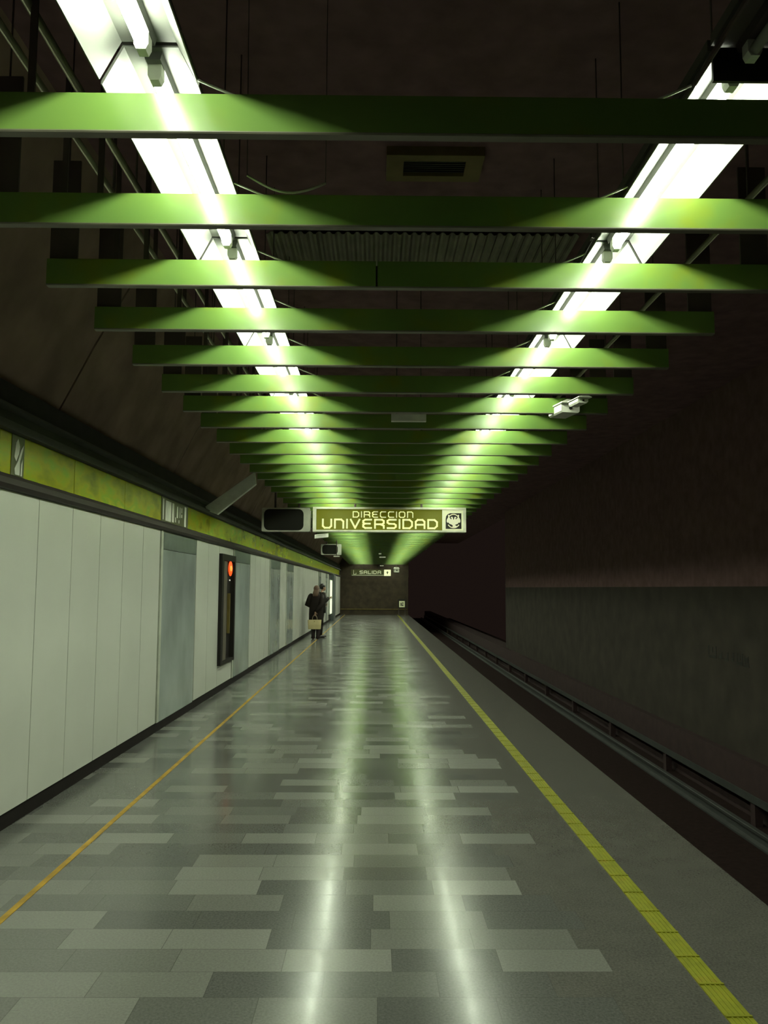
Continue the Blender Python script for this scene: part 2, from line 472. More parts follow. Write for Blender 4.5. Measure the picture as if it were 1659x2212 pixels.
# ------------------------------------------------------------------ fluorescent troughs
ZF = 3.19; FP = 1.45; FL = 1.425
def make_fixture(lit=True):
    t = thing('fluorescent_light', (0, 0, ZF), 'x', 'ceiling light')
    # folded reflector: two sloping wings, flat top, made from sheet
    inner = [(-.150, 0), (-.085, .125), (.085, .125), (.150, 0)]
    outer = [(.154, .0), (.154, .012), (.090, .131), (-.090, .131), (-.154, .012), (-.154, 0)]
    MB().prism(inner+outer, 0, FL, 'y').build('reflector', 'reflector' if lit else 'dark_steel', t)
    MB().box(-.1, .1, .0, FL, .133, .17).build('gear_tray', 'reflector_back', t)
    MB().prism([(-.03, .124), (-.024, .098), (.024, .098), (.03, .124)], .02, FL-.02, 'y').build('spine', 'reflector' if lit else 'dark_steel', t)
    MB().tube([(0, .085, .066), (0, FL-.085, .066)], .017, 12).build('tube', 'tube' if lit else 'tube_dead', t)
    for ya, yb in ((.045, .085), (FL-.085, FL-.045)):
        MB().prism([(-.022, .10), (-.022, .062), (-.014, .046), (.014, .046), (.022, .062), (.022, .10)], ya, yb, 'y').build('tube_holder', 'socket', t)
    for yr in (.2, FL-.2):
        MB().tube([(0, yr, .17), (0, yr, CEIL-ZF+.004)], .0035, 6).build('suspension_rod', 'dark_steel', t)
    return t
fx = make_fixture(True); dead = make_fixture(False)
MB().box(-.10, .10, FL-.012, FL, .01, .12).build('end_cap', 'black', dead)
first = True
for side, X in (('left', LAMPX[0]), ('right', LAMPX[1])):
    k = -3 if side == 'left' else -1
    while 2.492 + FP*k + FL < Y1-1.0:
        y = 2.492 + FP*k
        if side == 'right' and k == -1:
            o = dead
        else:
            o = fx if first else copy_tree(fx)
            first = False
        o.location = (X, y, ZF)
        o['group'] = f'fluorescent lights of the {side} row'
        if o is dead: o['label'] = 'unlit dark fluorescent light at the top right of the right row'
        elif k < -1: o['label'] = f'fluorescent light of the {side} row behind the viewpoint'
        elif k < 4: o['label'] = f'lit fluorescent trough light, {ORD[k+1]} of the {side} row above the louvres'
        else: o['label'] = f'fluorescent light of the {side} row far off, almost hidden behind the louvres'
        k += 1

# ------------------------------------------------------------------ conduits and loose cable
def conduit(x, z, r, label, ya=.6, yb=30):
    t = thing('conduit_pipe', (x, 0, z), label, 'pipe', 'conduits beside the light rows')
    MB().tube([(0, ya, 0), (0, yb, 0)], r, 8).build('pipe', 'pipe', t)
    for k in range(int((yb-ya)/2.4)):
        yk = ya+.7+2.4*k
        MB().tube([(0, yk, r*.6), (0, yk, CEIL-z)], .005, 6).build('pipe_hanger', 'dark_steel', t)
    return t
conduit(-1.215, 3.42, .013, 'outer thin steel conduit left of the left row of lights')
conduit(-1.11, 3.46, .016, 'inner steel conduit next to the left row of lights')
conduit(1.72, 3.42, .015, 'steel conduit running right of the right row of lights')
cb = thing('loose_cable', (-.5, 3.2, 3.26), 'loose pale cable sagging between the first and second louvres', 'cable')
pts = [Vector((-.02+.31*i/12, .0+.06*i/12, -.055*math.sin(PI*i/12)-.0*i)) for i in range(13)]
MB().tube(pts, .005, 6).build('cable_run', 'wire', cb)
MB().tube([(-.02, 0, 0), (-.03, 0, CEIL-3.26+.004)], .0015, 6).build('drop_wire', 'cable_black', cb)
MB().tube([(.29, .06, 0), (.29, .06, CEIL-3.26+.004)], .0015, 6).build('drop_wire', 'cable_black', cb)

# ceiling box and ribbed sheet
gb = thing('ceiling_grille', (.37, 5.2, CEIL), 'brownish rectangular grille box under the dark ceiling', 'ceiling grille')
mb = MB(); w, dd, fr = .31, .17, .075
mb.box(-w, -w+.11, -dd, dd, -.06, 0).box(w-.11, w, -dd, dd, -.06, 0).box(-w+.11, w-.11, -dd, -dd+fr, -.06, 0).box(-w+.11, w-.11, dd-fr, dd, -.06, 0)
mb.build('frame', 'grille_frame', gb)
mb = MB()
for k in range(7): mb.box(-.2, .2, -.09+.026*k, -.08+.026*k, -.045, -.01)
mb.build('grille', 'black', gb)
rb = thing('ribbed_sheet', (.35, 6.65, CEIL-.092), 'grey corrugated sheet fixed to the ceiling behind the second louvre', 'ceiling panel')
mb = MB(); n = 132; vs = []
for i in range(n+1):
    x = -1.2+2.4*i/n; z = .02*(1 if (i//2) % 2 else 0)
    vs += [(x, -.5, z), (x, .5, z), (x, -.5, z+.004), (x, .5, z+.004)]
fs = []
for i in range(n):
    a = 4*i; b = a+4
    fs += [(a, a+1, b+1, b), (a+2, b+2, b+3, a+3), (a, b, b+2, a+2), (a+1, a+3, b+3, b+1)]
fs += [(0, 2, 3, 1), (4*n, 4*n+1, 4*n+3, 4*n+2)]
mb.add(vs, fs).build('corrugated_sheet', 'ribbed', rb)
mb = MB()
for x in (-1.0, 0, 1.0): mb.box(x-.02, x+.02, -.48, .48, .024, .09)
mb.build('batten', 'dark_steel', rb)

# ------------------------------------------------------------------ lettering
GL = {
 'D': (1, [[(0,0),(0,1),(.72,1),(1,.74),(1,.26),(.72,0),(0,0)]]),
 'I': (0, [[(0,0),(0,1)]]),
 'R': (1, [[(0,0),(0,1),(.8,1),(1,.85),(1,.6),(.8,.45),(0,.45)], [(.62,.45),(1,.28),(1,0)]]),
 'E': (.92, [[(1,1),(.25,1),(0,.85),(0,.65),(.2,.52),(.85,.52)], [(.2,.52),(0,.38),(0,.16),(.25,0),(1,0)]]),
 'C': (.95, [[(1,1),(.2,1),(0,.8),(0,.2),(.2,0),(1,0)]]),
 'O': (1, [[(.2,0),(0,.2),(0,.8),(.2,1),(.8,1),(1,.8),(1,.2),(.8,0),(.2,0)]]),
 'N': (.95, [[(0,0),(0,1),(.75,1),(1,.78),(1,0)]]),
 'U': (.95, [[(0,1),(0,.22),(.22,0),(.78,0),(1,.22),(1,1)]]),
 'V': (1, [[(0,1),(.5,0),(1,1)]]),
 'S': (.95, [[(1,1),(.2,1),(0,.86),(0,.66),(.2,.52),(.8,.5),(1,.36),(1,.16),(.8,0),(0,0)]]),
 'A': (1, [[(0,0),(0,.78),(.22,1),(.78,1),(1,.78),(1,0)], [(0,.42),(1,.42)]]),
 'L': (.85, [[(0,1),(0,0),(1,0)]]),
}
def lettering(parent, text, x0, x1, z0, z1, y, m, wfrac=.16, gap=.42, part='letter', asp=.9):
    """each letter is a part; letters stretched so the word fills x0..x1"""
    h = z1-z0; w = h*wfrac
    units = sum(GL[c][0] if GL[c][0] else 0 for c in text) + gap*(len(text)-1)
    sx = (x1-x0-w)/units; x = x0+w/2
    for c in text:
        cw, ls = GL[c]
        mb = MB()
        for l in ls:
            mb.stroke([(x+p[0]*cw*sx, z0+w/2+p[1]*(h-w)) for p in l], w, y-.006, y)
        mb.build(part, m, parent)
        x += (cw+gap)*sx

# ------------------------------------------------------------------ direction sign
DS = 14.3
def zpx(yp, d): return H + d*math.tan(math.atan((1106-yp)/F) + math.atan(164/F))
def xpx(xp, d, z=2.8): return (xp-810)/F*(d*.9959+(z-H)*.0907)
sg = thing('direction_sign', (.24, DS, ZL-.44), 'pale framed olive hanging sign with large pale lettering and bird emblem', 'sign')
sx0, sx1 = xpx(675, DS)-.24, xpx(1006, DS)-.24
sh = .425
def sX(p): return xpx(p, DS)-.24
def sZ(p): return (1151-p)/54.0*sh
MB().box(sx0+.02, sx1-.02, .02, .18, .02, sh-.02).build('housing', 'dark_steel', sg)
mb = MB().box(sx0, sx1, -.02, .20, sh-.035, sh).box(sx0, sx1, -.02, .20, 0, .030).box(sx0, sx0+.06, -.02, .20, .03, sh-.035).box(sx1-.05, sx1, -.02, .20, .03, sh-.035)
mb.build('frame', 'sign_frame', sg)
MB().box(sX(683), sX(954.5), .0, .02, .03, sh-.035).build('face_panel', 'olive_sign', sg)
MB().box(sX(954.5), sX(1000), -.004, .02, .03, sh-.035).build('emblem_panel', 'sign_white', sg)
lettering(sg, 'DIRECCION', sX(761), sX(892), sZ(1120), sZ(1106), -.001, 'letter', .15, .5)
lettering(sg, 'UNIVERSIDAD', sX(695), sX(945), sZ(1144.5), sZ(1122.5), -.001, 'letter', .17, .42)
# emblem: dark square with one rounded corner, spread bird with two facing heads inside broken ring
ex, ez = sX(979), sZ(1126.5); es = (sX(996)-sX(962))/2
sq = [(ex-es, ez-es), (ex+es, ez-es), (ex+es, ez+es), (ex-es*.45, ez+es), (ex-es*.75, ez+es*.86), (ex-es*.94, ez+es*.62), (ex-es, ez+es*.3)]
MB().prism(sq, -.008, -.004, 'y').build('emblem_ground', 'sign_dark', sg)
def E(p): return (ex+p[0]*es, ez+p[1]*es)
bird = MB()
for s in (-1, 1):
    wing = [(.28, .22), (.42, .30), (.55, .50), (.70, .46), (.86, .18), (.88, -.05), (.80, -.22), (.66, -.18), (.52, -.36), (.38, -.40), (.25, -.46), (0, -.60), (0, .20)]
    bird.prism([E((s*px, pz)) for px, pz in wing], -.011, -.008, 'y')
    head = [(.06, .28), (.10, .48), (.20, .56), (.32, .50), (.40, .38), (.30, .40), (.25, .36), (.27, .20), (.05, .15)]
    bird.prism([E((s*px, pz)) for px, pz in head], -.011, -.008, 'y')
bird.prism([E(p) for p in [(-.10, -.50), (.12, -.50), (.40, -.62), (.30, -.76), (-.15, -.78)]], -.011, -.008, 'y')
bird.stroke([E((math.cos(a)*.80, -.12+math.sin(a)*.98)) for a in [math.radians(q) for q in range(48, 134, 8)]], es*.11, -.011, -.008)
bird.stroke([E((math.cos(a)*.80, -.05+math.sin(a)*.80)) for a in [math.radians(q) for q in range(215, 330, 10)]], es*.12, -.011, -.008)
for s in (-1, 1): bird.stroke([E((s*.60, .52)), E((s*.62, .72))], es*.16, -.011, -.008)
bird.build('bird_emblem', 'emblem', sg)
for xh in (-.59, .56):
    MB().tube([(xh, .09, sh-.01), (xh, .09, CEIL-ZL+.44)], .02, 8).build('hanger_rod', 'dark_steel', sg)

# monitor left of the sign
def monitor(d, px0, px1, py0, py1, label, group=None, wide=.16):
    x0, x1 = xpx(px0, d), xpx(px1, d); z0, z1 = zpx(py1, d), zpx(py0, d)
    cx = (x0+x1)/2; w = (x1-x0)/2; h = z1-z0
    t = thing('hanging_monitor', (cx, d, z0), label, 'monitor', group)
    MB().box(-w+.015, w-.015, .03, .42, .015, h-.015).build('casing', 'dark_steel', t)
    # bezel with rounded opening
    def rr(a, b, c, e, r, n=5):
        out = []
        for (qx, qz, s) in ((b-r, e-r, 0), (a+r, e-r, 90), (a+r, c+r, 180), (b-r, c+r, 270)):
            for k in range(n+1):
                q = math.radians(s+90*k/n); out.append((qx+r*math.cos(q), qz+r*math.sin(q)))
        return out
    o = rr(-w, w, 0, h, .02); i = rr(-w+.035, w-.11, .018, h-.02, .09)
    n = len(o); vs = [(p[0], 0, p[1]) for p in o]+[(p[0], 0, p[1]) for p in i]+[(p[0], .04, p[1]) for p in o]+[(p[0], .04, p[1]) for p in i]
    fs = []
    for k in range(n):
        k2 = (k+1) % n
        fs += [(k, k2, n+k2, n+k), (2*n+k, 3*n+k, 3*n+k2, 2*n+k2), (k, 2*n+k, 2*n+k2, k2), (n+k, n+k2, 3*n+k2, 3*n+k)]
    MB().add(vs, fs).build('bezel', 'monitor', t)
    MB().box(-w+.03, w-.10, .018, .03, .016, h-.018).build('screen', 'screen', t)
    for s in (-1, 1): MB().tube([(s*w*.5, .2, h-.02), (s*w*.5, .2, CEIL-z0)], .018, 8).build('hanger_rod', 'dark_steel', t)
    return t
monitor(14.2, 565, 669, 1098, 1149, 'dark hanging screen in a pale rounded frame left of the direction sign')
monitor(25.0, 693, 737, 1176, 1199, 'small distant dark hanging screen below and beyond the direction sign')
lm = thing('hanging_plate', (xpx(727, 25), 24.9, zpx(1203.5, 25)), 'small pale plate under the distant dark screen', 'plate')
MB().box(-.09, .09, 0, .16, 0, .03).build('plate', 'white_plastic', lm)
MB().tube([(0, .08, .03), (0, .08, CEIL-zpx(1203.5, 25))], .012, 6).build('hanger_rod', 'dark_steel', lm)

# tilted small plate below the sign
d = 17.0
tp = thing('tilted_plate', (xpx(694, d), d, zpx(1163, d)), 'small tilted pale plate hanging below the direction sign left end', 'plate')
a = math.radians(5)
pr = [(-.14, -.01), (.14, .02), (.14, .10), (-.14, .07)]
MB().prism(pr, 0, .02, 'y').build('plate', 'plate', tp)
mb = MB()
for k in range(7): mb.prism([(-.10+.027*k, .035+.0032*k), (-.085+.027*k, .037+.0032*k), (-.085+.027*k, .065+.0032*k), (-.10+.027*k, .062+.0032*k)], -.002, 0, 'y')
mb.build('faded_marking', 'monitor', tp)
for s in (-.1, .1): MB().tube([(s, .01, .08), (s, .01, CEIL-zpx(1163, d))], .005, 6).build('hanger_wire', 'cable_black', tp)

# pale box between louvres
d = 7.16
wb = thing('hanging_box', (xpx(880.5, d), d-.08, zpx(913, d)), 'long pale grey box hanging in the middle below the louvres', 'box')
bh = zpx(898, d)-zpx(913, d); bw = (xpx(918, d)-xpx(843, d))/2
mb = MB().box(-bw, bw, 0, .05, 0, bh); mb.build('casing', 'plate', wb)
MB().box(-bw+.01, bw-.01, -.003, 0, .008, bh-.008).build('front_panel', 'plate', wb)
for s in (-1, 1): MB().tube([(s*bw*.7, .025, bh), (s*bw*.7, .025, CEIL-zpx(913, d))], .004, 6).build('hanger_wire', 'cable_black', wb)

# cameras near the right louvre ends
def cctv(px0, px1, py0, py1, d, label, ln=.22):
    x0, x1 = xpx(px0, d), xpx(px1, d); z0, z1 = zpx(py1, d), zpx(py0, d)
    t = thing('security_camera', ((x0+x1)/2, d, z0), label, 'camera', 'cameras at the right louvre ends', math.radians(12))
    w = (x1-x0)/2*.88; h = z1-z0
    MB().prism([(-w, .012), (-w+.012, 0), (w-.012, 0), (w, .012), (w, h*.72), (-w, h*.72)], 0, ln, 'y').build('housing', 'white_plastic', t)
    MB().prism([(-w-.01, h*.70), (w+.01, h*.70), (w+.01, h*.80), (w*.6, h), (-w*.6, h), (-w-.01, h*.80)], -.04, ln, 'y').build('sun_hood', 'white_plastic', t)
    MB().tube([(0, -.012, h*.36), (0, .0, h*.36)], h*.13, 12).build('lens', 'black', t)
    MB().tube([(0, ln*.6, h*.9), (0, ln*.6, ZL-z0+.01)], .012, 8).build('bracket', 'dark_steel', t)
    return t
cctv(1208, 1257, 862, 888, 6.45, 'white box security camera hanging at the right end of the louvres', .24)
cctv(1246, 1274, 853, 867, 6.2, 'smaller white camera half behind the larger white camera on the right', .16)
cctv(851, 863, 1225, 1236, 47, 'tiny bright camera beside the distant exit sign', .25)

# slanted grey brace from the wall to the ceiling
d = 11.9
br = thing('slanted_brace', (xpx(452, d), d, 2.74), 'grey slanted strut rising from the left wall cornice to the louvres', 'strut')
q = [(xpx(437, d), zpx(1101, d)), (xpx(548, d), zpx(1021, d)), (xpx(551, d), zpx(1047, d)), (xpx(469, d), zpx(1113, d))]
q = [(p[0]-xpx(452, d), p[1]-2.74) for p in q]
MB().prism(q, 0, .10, 'y').build('strut_body', 'beam', br)
p0 = q[1]; MB().tube([(p0[0]-.03, .05, p0[1]-.08), (p0[0]-.03, .05, CEIL-2.74)], .012, 6).build('hanger_rod', 'dark_steel', br)

# ------------------------------------------------------------------ left wall fittings
def wl_obj(name, ya, label, cat, group=None):
    a = math.atan(.00815)
    return thing(name, (XW(ya), ya, 0), label, cat, group, -a)
def ad_panel(ya, yb, label):
    t = wl_obj('advertising_panel', ya, label, 'advertising panel', 'grey glass panels on the left wall'); L = yb-ya
    mb = MB().box(-.03, .012, .004, .09, .112, 2.262)
    mb.build('frame_post', 'ad_frame', t)
    MB().box(-.03, -.006, .09, L-.004, .10, 2.05).build('glass', 'ad', t)
    MB().box(-.03, -.002, .09, L-.004, 2.055, 2.262).build('top_reflection', 'ad_top', t)  # reflection across the top of the glass, painted as a darker strip
    return t
ad_panel(9.46, 11.31, 'wide blue grey glass panel, nearest on the left wall, before the black cabinet')
ad_panel(14.12, 15.94, 'grey glass panel just behind the black cabinet with the red light')
ad_panel(18.71, 20.69, 'glass panel with painted dark reflections, third along the left wall')
ad_panel(22.01, 23.79, 'narrow looking glass panel, fourth along the left wall, before the couple')
ad_panel(33.05, 34.59, 'distant grey glass panel on the wall behind the couple')
ad_panel(37.41, 38.59, 'far dark glass panel just before the bright light box')

cbt = wl_obj('equipment_cabinet', 12.91, 'tall black open cabinet with a glowing red light on the white wall', 'cabinet')
CL = 1.19; z0, z1 = .42, 2.14
MB().box(-.03, 0, .004, CL-.004, .112, z0-.004).build('lower_panel', 'enamel', cbt)
MB().box(-.03, 0, .004, CL-.004, z1+.004, 2.262).build('upper_panel', 'enamel', cbt)
mb = MB().box(-.03, .05, 0, .16, z0, z1).box(-.03, .05, .16, CL, z1-.10, z1).box(-.03, .05, .16, CL, z0, z0+.05).box(-.03, .05, CL-.09, CL, z0+.05, z1-.10)
mb.build('frame', 'black', cbt)
MB().box(-.03, -.02, .16, CL-.09, z0+.05, z1-.10).build('back_plate', 'black', cbt)
MB().box(-.02, .035, .19, .50, z0+.06, z1-.11).build('side_channel', 'brown_metal', cbt)
MB().box(-.02, .02, .84, .90, z0+.45, z0+1.10).build('edge_strip', 'brass', cbt)
MB().ball((.03, .80, 1.925), (.018, .17, .125), 14, 8).build('red_lamp', 'red', cbt)
MB().ball((.042, .78, 1.925), (.012, .09, .05), 12, 8).build('lamp_core', 'red_core', cbt)
for k in (.62, .92): MB().ball((.0, k, 1.735), (.012, .022, .012), 8, 6).build('indicator', 'white_dot', cbt)

# lit box and posts far along
lb = wl_obj('light_box', 39.61, 'bright narrow light box on the left wall behind the couple', 'light box')
MB().box(-.03, .06, 0, 1.7, .35, 2.0).build('casing', 'ad_frame', lb)
MB().box(.06, .065, .05, 1.65, .38, 1.97).build('lit_face', 'light_box', lb)
gp = wl_obj('wall_pillar', 41.4, 'dark grey pillar standing out from the wall past the light box', 'pillar')
MB().box(-.03, .14, 0, 1.6, 0, 2.26).build('shaft', 'ad_top', gp)
ad_panel(43.1, 44.59, 'last grey glass panel on the left wall by the far end')

# name plaque and pictogram on the band
ns = wl_obj('station_name_sign', 9.455, 'illegible pale lettered station name plaque on the olive band', 'sign')
MB().box(-.02, .004, .0, 1.285, 2.372, 2.653).build('plaque', 'salida_face', ns)
mb = MB()
mb.box(.004, .007, .05, .09, 2.39, 2.63)
mb.box(.004, .007, .17, .42, 2.385, 2.62)
mb.build('pale_block', 'plate', ns)
for ya, yb, za, zb in ((.47, .56, 2.39, 2.62), (.62, .66, 2.40, 2.46), (.70, .75, 2.46, 2.60), (.80, .83, 2.40, 2.44), (.84, .87, 2.47, 2.60), (.93, .97, 2.48, 2.52), (.93, .96, 2.54, 2.60), (1.09, 1.18, 2.38, 2.63)):
    MB().box(.004, .007, ya, yb, za, zb).build('letter_mark', 'plate', ns)
pk = wl_obj('pictogram_sign', 5.63, 'small pale pictogram on the olive band at the left picture edge', 'sign')
MB().box(.0, .004, -.03, .17, 2.372, 2.653).build('plaque', 'salida_face', pk)
mb = MB()
mb.prism([(.01, 2.50), (.03, 2.60), (.06, 2.63), (.09, 2.58), (.08, 2.53), (.04, 2.47)], .004, .007, 'x')
mb.prism([(.03, 2.38), (.10, 2.38), (.10, 2.48), (.14, 2.56), (.15, 2.60), (.11, 2.56), (.07, 2.48), (.02, 2.42)], .004, .007, 'x')
mb.prism([(.115, 2.38), (.14, 2.38), (.14, 2.50), (.12, 2.46)], .004, .007, 'x')
mb.build('mark', 'white_plastic', pk)

# marks stencilled on the tunnel wall
mk = thing('wall_stencil', (XT, 11.3, .75), 'faint dark illegible stencil on the tunnel wall across the track', 'stencil')
for yk, w, zk, h in ((.50, .28, 0, .17), (.22, .10, -.03, .09), (.03, .12, -.03, .12), (-.17, .08, -.02, .11), (-.38, .20, -.03, .16), (-.58, .14, -.05, .14)):
    mb = MB()
    mb.box(-.003, 0, yk-w/2, yk-w/2+.035, zk-h/2, zk+h/2).box(-.003, 0, yk-w/2+.035, yk+w/2, zk-h/2, zk-h/2+.04)
    if w > .12: mb.box(-.003, 0, yk+w/2-.035, yk+w/2, zk-h/2+.04, zk+h/2).box(-.003, 0, yk-.02, yk+.02, zk-.01, zk+h/2-.02)
    mb.build('stencil_mark', 'black', mk)

# ------------------------------------------------------------------ exit sign
d = 49.5
xs = thing('exit_sign', (xpx(801, d, 2.5), d, 2.32), 'small distant dark exit sign with pale lettering and a white arrow square', 'sign')
def eX(p): return xpx(p, d, 2.5)-xpx(801, d, 2.5)
def eZ(p): return zpx(p, d)-2.32
MB().box(eX(758), eX(844), .0, .15, eZ(1244), eZ(1230)).build('housing', 'salida_face', xs)
MB().box(eX(760), eX(829), -.01, 0, eZ(1243.2), eZ(1242.2)).build('bottom_line', 'salida_letter', xs)
MB().box(eX(829.5), eX(844), -.012, 0, eZ(1244), eZ(1230.5)).build('arrow_panel', 'salida_white', xs)
cx, cz = eX(836.7), eZ(1237); k = eX(837.7)-cx
mb = MB().prism([(cx-k*.9, cz-k*3.2), (cx+k*.9, cz-k*3.2), (cx+k*.9, cz), (cx+k*2.9, cz), (cx, cz+k*3.4), (cx-k*2.9, cz), (cx-k*.9, cz)], -.018, -.012, 'y')
mb.build('arrow', 'sign_dark', xs)
lettering(xs, 'SALIDA', eX(776.5), eX(823), eZ(1240), eZ(1232.6), -.002, 'salida_letter', .2, .5)
mb = MB().stroke([(eX(763.5), eZ(1232)), (eX(763.5), eZ(1240.5)), (eX(769), eZ(1240.5)), (eX(769), eZ(1238))], .03, -.008, -.002)
mb.build('corner_mark', 'salida_letter', xs)
for xh in (eX(786), eX(818)): MB().tube([(xh, .07, eZ(1230)), (xh, .07, CEIL-2.32)], .02, 6).build('hanger_rod', 'dark_steel', xs)

# small hanging fittings over the far platform
for i, (px, py, dd, w, lab) in enumerate(((826, 1203.5, 33, .12, 'tiny pale fitting hanging in the middle of the far louvres'), (824.5, 1222, 46, .10, 'tiniest pale fitting hanging just before the exit sign'), (820.5, 1196, 30, .045, 'small white dot fitting above the tiny pale fitting'))):
    z = zpx(py, dd)
    t = thing('hanging_fitting', (xpx(px, dd), dd, z), lab, 'fitting', 'small fittings under the far louvres')
    MB().box(-w, w, 0, .12, -.02, .02).build('casing', 'plate', t)
    MB().tube([(0, .06, .02), (0, .06, CEIL-z)], .01, 6).build('hanger_rod', 'dark_steel', t)

# notice at the far platform end
d = 49.0
nb = thing('notice_board', (xpx(868.5, d, .7), d, 0), 'small pale notice on a dark stand at the far platform edge', 'notice')
MB().box(-.24, .24, 0, .10, .50-.05, zpx(1294, d)).build('board', 'sign_dark', nb)
nz0, nz1 = zpx(1311.5, d), zpx(1298, d)
MB().box(-.165, .165, -.006, 0, nz0, nz1).build('notice_sheet', 'notice', nb)
mb = MB().box(-.08, -.02, -.009, -.006, nz0+.08, nz1-.1).box(.0, .08, -.009, -.006, nz0+.08, nz0+.16).box(.02, .08, -.009, -.006, nz0+.2, nz1-.08)
mb.build('printed_mark', 'sign_dark', nb)
for s in (-.18, .18): MB().box(s-.03, s+.03, .02, .08, 0, .46).build('leg', 'dark_steel', nb)

# ------------------------------------------------------------------ people
def skin_body(name, nodes, edges, root, m, parent):
    keys = list(nodes); idx = {k: i for i, k in enumerate(keys)}
    me = bpy.data.meshes.new(name); me.from_pydata([nodes[k][0] for k in keys], [(idx[a], idx[b]) for a, b in edges], [])
    o = bpy.data.objects.new(name, me); COL.objects.link(o)
    md = o.modifiers.new('s', 'SKIN'); md.use_smooth_shade = True; md.branch_smoothing = .4
    sv = me.skin_vertices[0].data
    for k in keys:
        r = nodes[k][1]; r = r if isinstance(r, tuple) else (r, r)
        sv[idx[k]].radius = r; sv[idx[k]].use_root = (k == root)
    o.modifiers.new('d', 'SUBSURF').levels = 2; o.modifiers['d'].render_levels = 2
    dg = bpy.context.evaluated_depsgraph_get()
    nm = bpy.data.meshes.new_from_object(o.evaluated_get(dg)); nm.name = name
    o.modifiers.clear(); o.data = nm
    nm.materials.clear(); nm.materials.append(M[m])
    for p in nm.polygons: p.use_smooth = True
    o.parent = parent
    return o
def hand(nodes, edges, side, wrist, d, across, curl):
    """palm and five bent fingers from the wrist along d"""
    d = Vector(d).normalized(); a = Vector(across).normalized(); c = Vector(curl).normalized()
    w = Vector(wrist)
    pk = side+'_palm'; nodes[pk] = (tuple(w+d*.05), (.034, .018)); edges.append((side+'_wrist', pk))
    for i, (off, ln) in enumerate(((-.030, .070), (-.010, .080), (.010, .075), (.029, .058))):
        k0, k1, k2 = f'{side}_f{i}a', f'{side}_f{i}b', f'{side}_f{i}c'
        b0 = w+d*.092+a*off
        nodes[k0] = (tuple(b0), .0095); b1 = b0+(d*.8+c*.5).normalized()*ln*.5
        nodes[k1] = (tuple(b1), .0085); nodes[k2] = (tuple(b1+(d*.25+c).normalized()*ln*.5), .0075)
        edges += [(pk, k0), (k0, k1), (k1, k2)]
    t0 = w+d*.035-a*.035+c*.008; t1 = t0+(d*.7-a*.6+c*.3).normalized()*.035; t2 = t1+(d*.8+c*.5).normalized()*.03
    nodes[side+'_t0'] = (tuple(t0), .012); nodes[side+'_t1'] = (tuple(t1), .010); nodes[side+'_t2'] = (tuple(t2), .008)
    edges += [(pk, side+'_t0'), (side+'_t0', side+'_t1'), (side+'_t1', side+'_t2')]

def person(loc, rz, label, P):
    t = thing('person', loc, label, 'person', None, rz)
    n = {}; e = []
    hs = P['h']
    n['pelvis'] = ((0, 0, .93*hs), (.135, .10)); n['waist'] = ((0, .0, 1.07*hs), (.115, .085)); n['chest'] = ((0, P['lean']*.5, 1.26*hs), (.145, .10))
    n['collar'] = ((0, P['lean'], 1.40*hs), (.075, .06)); n['neck'] = ((0, P['lean']+.01, 1.46*hs), .048)
    hd = Vector(P['head']); f = Vector(P['face']).normalized()
    n['jaw'] = (tuple(hd+Vector((0, 0, -.07))+f*.02), (.062, .07)); n['head'] = (tuple(hd), (.078, .092)); n['crown'] = (tuple(hd+Vector((0, 0, .075))-f*.01), (.066, .075))
    n['nose'] = (tuple(hd+f*.098+Vector((0, 0, -.025))), .012)
    sd = f.cross(Vector((0, 0, 1)))
    e += [('pelvis', 'waist'), ('waist', 'chest'), ('chest', 'collar'), ('collar', 'neck'), ('neck', 'jaw'), ('jaw', 'head'), ('head', 'crown'), ('head', 'nose')]
    for s, sg_ in (('L', -1), ('R', 1)):
        sh_, el, wr, hdn = P['arm'+s]
        n[s+'_shoulder'] = (sh_, .058); n[s+'_elbow'] = (el, .042); n[s+'_wrist'] = (wr, .027)
        fo = tuple((Vector(el)+Vector(wr))/2); n[s+'_fore'] = (fo, .040)
        e += [('collar', s+'_shoulder'), (s+'_shoulder', s+'_elbow'), (s+'_elbow', s+'_fore'), (s+'_fore', s+'_wrist')]
        hand(n, e, s, wr, *hdn)
        hip, kn, an, toe = P['leg'+s]
        n[s+'_hip'] = (hip, .085); n[s+'_knee'] = (kn, .056); n[s+'_calf'] = (tuple(Vector(kn)*.6+Vector(an)*.4+Vector((0, -.02, 0))), .056)
        n[s+'_ankle'] = (an, .036); n[s+'_ball'] = (toe, .034); n[s+'_heel'] = ((an[0], an[1]-.05, .04), .03)
        e += [('pelvis', s+'_hip'), (s+'_hip', s+'_knee'), (s+'_knee', s+'_calf'), (s+'_calf', s+'_ankle'), (s+'_ankle', s+'_ball'), (s+'_ankle', s+'_heel')]
    body = skin_body('body', n, e, 'pelvis', 'skin', t)
    for s in (-1, 1):
        MB().ball(hd+f*.078+sd*.031*s+Vector((0, 0, .005)), .008, 8, 6).build('eye', 'white_plastic', body)
        MB().ball(hd+sd*.083*s+Vector((0, 0, -.015)), (.014, .02, .03), 8, 6).build('ear', 'skin', body)
    MB().ball(hd+f*.070+Vector((0, 0, -.062)), (.020, .022, .007), 8, 6).build('mouth', 'hair_light', body)
    return t, hd, f

